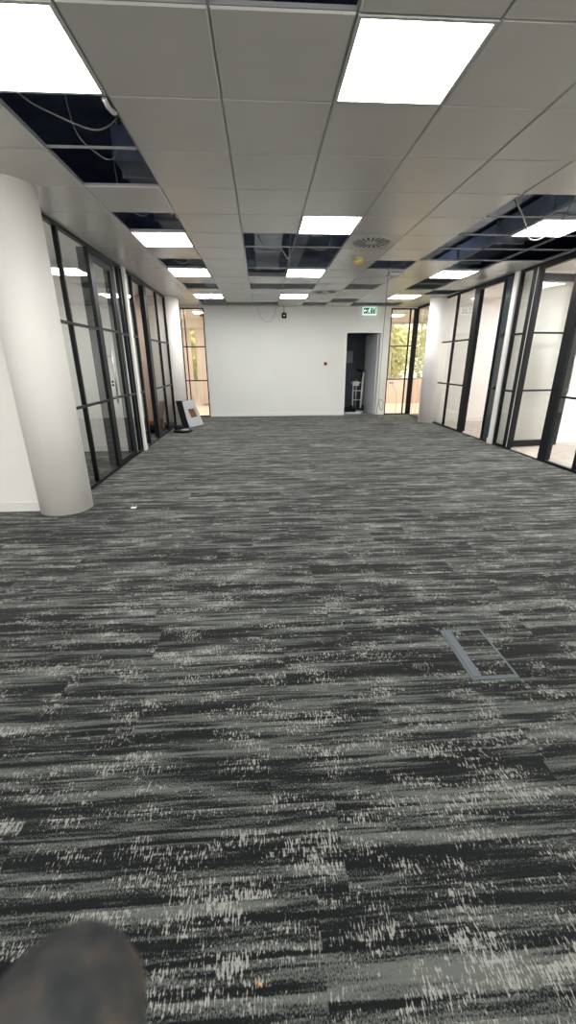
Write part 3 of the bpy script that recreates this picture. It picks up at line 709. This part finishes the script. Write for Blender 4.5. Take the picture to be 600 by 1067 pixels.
# dark cover plate + flattened black bag on floor
bm = bmesh.new(); cx_, cy_ = -1.69, 8.78
for ring, (rx, ry, z) in enumerate(((.17, .15, 0.002), (.20, .18, .03), (.19, .17, .042), (.11, .10, .05))): pass
prof = [(.15, .002), (.20, .022), (.205, .035), (.19, .042), (.12, .046), (.0, .048)]
rings = [[bm.verts.new((cx_+r*cos(2*pi*k/32), cy_+r*.9*sin(2*pi*k/32), z)) for k in range(32)] for r, z in prof[:-1]]
for A_, B_ in zip(rings, rings[1:]):
    for k in range(32): bm.faces.new((A_[k], A_[(k+1) % 32], B_[(k+1) % 32], B_[k]))
bm.faces.new(rings[-1]); bm.faces.new(rings[0][::-1])
t = thing('round_lid', 'flat dark round lid lying on the carpet beside the left glazing', 'lid', (cx_, cy_, 0)); obj('rim', bm, M['dark'], t, smooth=True)
bm = bmesh.new(); cyl(bm, (cx_+.03, cy_, .044), (cx_+.03, cy_, .052), .09, .08, 28); obj('top_disc', bm, M['tilepanel'], t)
bm = bmesh.new(); bmesh.ops.create_icosphere(bm, subdivisions=3, radius=1)
for v in bm.verts:
    q = v.co; k_ = 1+.18*sin(7*q.x+3*q.y)+.12*sin(11*q.y-4*q.x)
    v.co = Vector((-1.85+.10*q.x*k_, 9.14+.11*q.y*k_, max(.002, .035+.045*q.z*k_)))
tag(obj('crumpled_bag', bm, M['dark'], smooth=True), 'crumpled dark bag at the foot of the left glazing beside the leaning panel', 'bag')
# boxes behind left doorway
t = thing('cardboard_box', 'brown cardboard box on the floor inside the open left doorway', 'box', (-2.45, 9.2, 0))
obj('carton', bx(-2.75, -2.2, 8.95, 9.35, 0.002, .22, bev=.004), M['ochre'], t)
bm = bmesh.new(); box(bm, -2.75, -2.2, 9.15, 9.155, .22, .226); box(bm, -2.76, -2.74, 8.95, 9.35, .2, .30); obj('flap', bm, M['ochre'], t)
bm = bmesh.new(); bmesh.ops.create_icosphere(bm, subdivisions=3, radius=1)
for v in bm.verts:
    q = v.co; k_ = 1+.2*sin(6*q.x+4*q.z)+.1*sin(9*q.y)
    v.co = Vector((-2.35+.2*q.x*k_, 8.75+.14*q.y*k_, max(.002, .08+.10*q.z*k_)))
tag(obj('tool_bag', bm, M['dark'], smooth=True), 'dark soft tool bag just inside the open left doorway', 'bag')

# paper scrap and crumb
def scrap(x, y, s, mt, lb, nm):
    bm = bmesh.new(); g = 4; V = []
    for a in range(g):
        V.append([bm.verts.new((x+s*(a/(g-1)-.5)*(1+.3*random.random()), y+s*.8*(b_/(g-1)-.5)+.2*s*random.random(), .003+.012*random.random()*s/.04)) for b_ in range(g)])
    for a in range(g-1):
        for b_ in range(g-1): bm.faces.new((V[a][b_], V[a+1][b_], V[a+1][b_+1], V[a][b_+1]))
    r = bmesh.ops.extrude_face_region(bm, geom=bm.faces[:]); 
    for v in r['geom']:
        if isinstance(v, bmesh.types.BMVert): v.co.z += .004
    tag(obj(nm, bm, M[mt]), lb, 'litter')
scrap(-1.327, 3.944, .045, 'paper', 'tiny white crumpled paper scrap on the carpet near the left column', 'paper_scrap')
scrap(-.04, .515, .006, 'orange', 'tiny orange crumb on the carpet right of the dark fingertip', 'crumb')

# ------------------------------------------------------------------ floor access hatch
x0, x1, y0, y1 = .932, 1.158, 1.432, 1.80
t = thing('floor_access_hatch', 'grey plastic framed floor socket hatch with carpet lid set in the carpet', 'floor hatch', (x0, y0, 0))
bm = bmesh.new(); w = .010
box(bm, x0, x1, y0, y0+.014, 0, .004); box(bm, x0, x1, y1-w, y1, 0, .004); box(bm, x1-w, x1, y0+.014, y1-w, 0, .004); box(bm, x0, x0+.012, y0+.014, y1-w, 0, .004)
obj('outer_frame', bm, M['hatchgrey'], t)
obj('cable_flap', bx(x0+.013, x0+.040, y0+.016, y1-.012, .0005, .0065, bev=.002), M['hatchgrey'], t)
obj('hinge_strip', bx(x0+.042, x0+.056, y0+.016, y1-.012, .0005, .004, bev=.001), M['hatchgrey'], t)
obj('carpet_inlay', bx(x0+.057, x1-w-.001, y0+.015, y1-w-.001, .0, .0035), M['carpet'], t)
obj('lid_edge', bx(x0+.057, x1-w, y0+.0145, y0+.02, .0, .005), M['hatchgrey'], t)

# foam/tape flap at near left opening
bm = bmesh.new(); tube(bm, [(-.80, 2.84, 2.70), (-.795, 2.90, 2.685), (-.79, 2.97, 2.70), (-.785, 3.02, 2.74)], .014, seg=7)
tag(obj('foam_strip', bm, M['whiteplastic']), 'crumpled pale foam strip hanging at the corner of the near left light', 'foam strip')

# ------------------------------------------------------------------ beyond the far wall: exterior wall with windows, view
bm = bmesh.new(); y0, y1 = 14.6, 14.7
zs = .80
for a in ((-6.6, -2.75, 0, ZC), (-2.75, -1.75, 0, zs), (-1.75, 3.4, 0, ZC), (3.4, 8.4, 2.62, ZC), (8.4, 8.6, 0, ZC), (-2.75, -1.75, 2.45, ZC)):
    box(bm, a[0], a[1], y0, y1, a[2], a[3])
struct('wall_exterior', bm, M['warm'], 'warm bright outer wall beyond the far glazing', 'wall')
struct('wall_dado', bx(3.4, 8.4, y0, y1, 0, zs), M['pinkwall'], 'pinkish low wall under the bright far window', 'wall')
def ext_window(n, xa, xb, za, zb, lb):
    t = thing('window_%d' % n, lb, 'window', (xa, 14.62, za), kind='structure')
    bm = bmesh.new(); ym = 14.62
    box(bm, xa, xb, ym, ym+.05, za, za+.05); box(bm, xa, xb, ym, ym+.05, zb-.05, zb)
    k = xa
    while k < xb-.01: box(bm, k, k+.03, ym, ym+.05, za, zb); k += 1.0
    box(bm, xb-.04, xb, ym, ym+.05, za, zb)
    obj('window_frame', bm, M['blind'], t)
    bm = bmesh.new(); bm.faces.new([bm.verts.new(p) for p in ((xa, ym+.03, za), (xb, ym+.03, za), (xb, ym+.03, zb), (xa, ym+.03, zb))])
    obj('glass_pane', bm, M['glass'], t)
ext_window(14, 3.4, 8.4, zs, 2.62, 'wide outside window with yellow foliage behind the far right glazing')
ext_window(15, -2.75, -1.75, zs, 2.45, 'outside window half hidden by beige blinds behind the far left glazing')
# vertical blinds
for xa, n in ((-2.62, 3), (-2.14, 3)):
    for k in range(n):
        x = xa+.115*k
        tag(obj('blind_slat', bx(x, x+.108, 14.50, 14.512, .08, 2.42), M['blind']), 'tall beige vertical blind slat behind the far left glazing', 'blind', 'beige vertical blinds beyond the far left glazing')
tag(obj('fire_sounder', bx(-1.60, -1.52, 12.0, 12.06, 2.53, 2.60, bev=.01), M['red']), 'small red alarm sounder seen through the far left glazing', 'alarm')
o = bpy.data.objects['fire_sounder']
# its bracket
ob = obj('bracket', bx(-1.58, -1.54, 12.03, 12.07, 2.6, ZC), M['whiteplastic'], None); ob.parent = o
# hedge/trees outside
def foliage(name, cx_, cy_, cz_, rx, ry, rz, n, lb, seed):
    rnd = random.Random(seed); t = thing(name, lb, 'tree', (cx_, cy_, 0), 'pale trees outside the far windows')
    bm = bmesh.new()
    for k in range(n):
        a = rnd.uniform(0, 2*pi); b_ = rnd.uniform(-1, 1); r = rnd.uniform(.5, 1)
        s = (1-b_*b_)**.5
        p = Vector((cx_+rx*r*s*cos(a), cy_+ry*r*s*sin(a), cz_+rz*r*b_)); u = Vector((rnd.gauss(0, 1), rnd.gauss(0, 1), rnd.gauss(0, 1))).normalized(); w = u.orthogonal().normalized(); q = rnd.uniform(.06, .14)
        bm.faces.new([bm.verts.new(p+u*q), bm.verts.new(p+w*q*.6), bm.verts.new(p-u*q), bm.verts.new(p-w*q*.6)])
    obj('crown', bm, M['leafy'], t)
    bm = bmesh.new(); cyl(bm, (cx_, cy_, -.12), (cx_, cy_, cz_), .09, .04, 12); obj('trunk', bm, M['foilage_trunk'], t)
foliage('garden_tree', 4.6, 17.3, 1.9, 1.5, .8, 1.8, 5200, 'pale yellow-green tree outside the far right window', 1)
foliage('garden_tree', 7.7, 18.0, 1.9, 1.4, .8, 1.8, 3000, 'second pale tree outside further right of the far window', 2)
foliage('garden_tree', -2.5, 17.2, 1.6, 1.0, .7, 1.7, 3000, 'pale yellow tree outside the far left window', 3)
struct('ground', bx(-20, 25, 14.8, 40, -.2, -.12), M['lawn'], 'ground outside the windows', 'ground')

# ------------------------------------------------------------------ hand near the lens (local camera space then world)
f_px, pitch, roll, yaw = 422.98, .3532, -.0049, .0594
fw = Vector((sin(yaw)*cos(pitch), cos(yaw)*cos(pitch), -sin(pitch)))
rt = Vector((cos(yaw), -sin(yaw), 0)); up = rt.cross(fw)
rt2 = rt*cos(roll)+up*sin(roll); up2 = -rt*sin(roll)+up*cos(roll)
camloc = Vector((0, 0, HF))
def W(x, y, z):  # metres right, up, forward of the viewpoint
    return camloc+rt2*x+up2*y+fw*z
# skeleton: wrist/palm below the view, five fingers, index reaching up
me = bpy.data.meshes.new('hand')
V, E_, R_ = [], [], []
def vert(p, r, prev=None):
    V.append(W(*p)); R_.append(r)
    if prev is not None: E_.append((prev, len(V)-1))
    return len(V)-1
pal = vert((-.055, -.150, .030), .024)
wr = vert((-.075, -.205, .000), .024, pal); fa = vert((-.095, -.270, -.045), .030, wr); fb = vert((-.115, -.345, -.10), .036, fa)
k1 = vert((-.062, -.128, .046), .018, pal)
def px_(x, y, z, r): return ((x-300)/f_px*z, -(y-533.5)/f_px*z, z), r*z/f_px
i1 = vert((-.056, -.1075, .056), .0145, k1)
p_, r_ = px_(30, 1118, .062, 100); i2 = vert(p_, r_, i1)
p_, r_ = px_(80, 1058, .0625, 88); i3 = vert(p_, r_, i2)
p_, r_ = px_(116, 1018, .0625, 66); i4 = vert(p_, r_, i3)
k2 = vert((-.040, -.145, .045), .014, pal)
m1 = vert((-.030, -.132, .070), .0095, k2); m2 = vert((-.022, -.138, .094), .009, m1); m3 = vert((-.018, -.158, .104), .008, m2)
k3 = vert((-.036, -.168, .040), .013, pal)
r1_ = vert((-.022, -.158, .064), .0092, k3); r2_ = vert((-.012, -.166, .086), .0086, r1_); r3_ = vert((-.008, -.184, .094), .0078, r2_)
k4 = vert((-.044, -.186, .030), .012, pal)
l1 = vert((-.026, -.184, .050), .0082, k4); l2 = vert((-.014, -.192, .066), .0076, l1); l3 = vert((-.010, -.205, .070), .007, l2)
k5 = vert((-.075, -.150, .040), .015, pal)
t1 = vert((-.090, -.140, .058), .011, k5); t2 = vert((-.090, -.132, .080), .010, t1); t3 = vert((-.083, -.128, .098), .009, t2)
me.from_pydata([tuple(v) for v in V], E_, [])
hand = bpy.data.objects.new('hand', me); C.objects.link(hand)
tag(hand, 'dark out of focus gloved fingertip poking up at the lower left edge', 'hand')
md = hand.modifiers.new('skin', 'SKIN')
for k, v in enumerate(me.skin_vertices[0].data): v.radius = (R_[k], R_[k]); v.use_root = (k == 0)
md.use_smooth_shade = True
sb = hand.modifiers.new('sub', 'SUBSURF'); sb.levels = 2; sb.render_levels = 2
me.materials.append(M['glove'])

# ------------------------------------------------------------------ world, sun, camera
w = bpy.data.worlds.new('world'); bpy.context.scene.world = w; w.use_nodes = True
bg = w.node_tree.nodes['Background']; bg.inputs['Color'].default_value = (1.0, .92, .68, 1); bg.inputs['Strength'].default_value = 2.4
sun = bpy.data.lights.new('sun', 'SUN'); sun.energy = 2.5; sun.angle = .02; sun.color = (1, .92, .75)
so = bpy.data.objects.new('sun', sun); C.objects.link(so); so.rotation_euler = (math.radians(50), math.radians(12), math.radians(20))

cam = bpy.data.cameras.new('camera'); co = bpy.data.objects.new('camera', cam); C.objects.link(co)
mw = Matrix.Identity(4)
for r_ in range(3):
    mw[r_][0] = rt2[r_]; mw[r_][1] = up2[r_]; mw[r_][2] = -fw[r_]; mw[r_][3] = camloc[r_]
co.matrix_world = mw
cam.sensor_fit = 'HORIZONTAL'; cam.sensor_width = 3.2; cam.lens = 3.2*f_px/600.0
cam.clip_start = .005; cam.clip_end = 200
cam.dof.use_dof = True; cam.dof.focus_distance = 4.0; cam.dof.aperture_fstop = cam.lens/1.3
bpy.context.scene.camera = co
vs = bpy.context.scene.view_settings
vs.view_transform = 'Standard'; vs.look = 'None'; vs.exposure = 0.0; vs.gamma = 1.0
bpy.context.scene.cycles.max_bounces = 10; bpy.context.scene.cycles.diffuse_bounces = 6; bpy.context.scene.cycles.transparent_max_bounces = 24
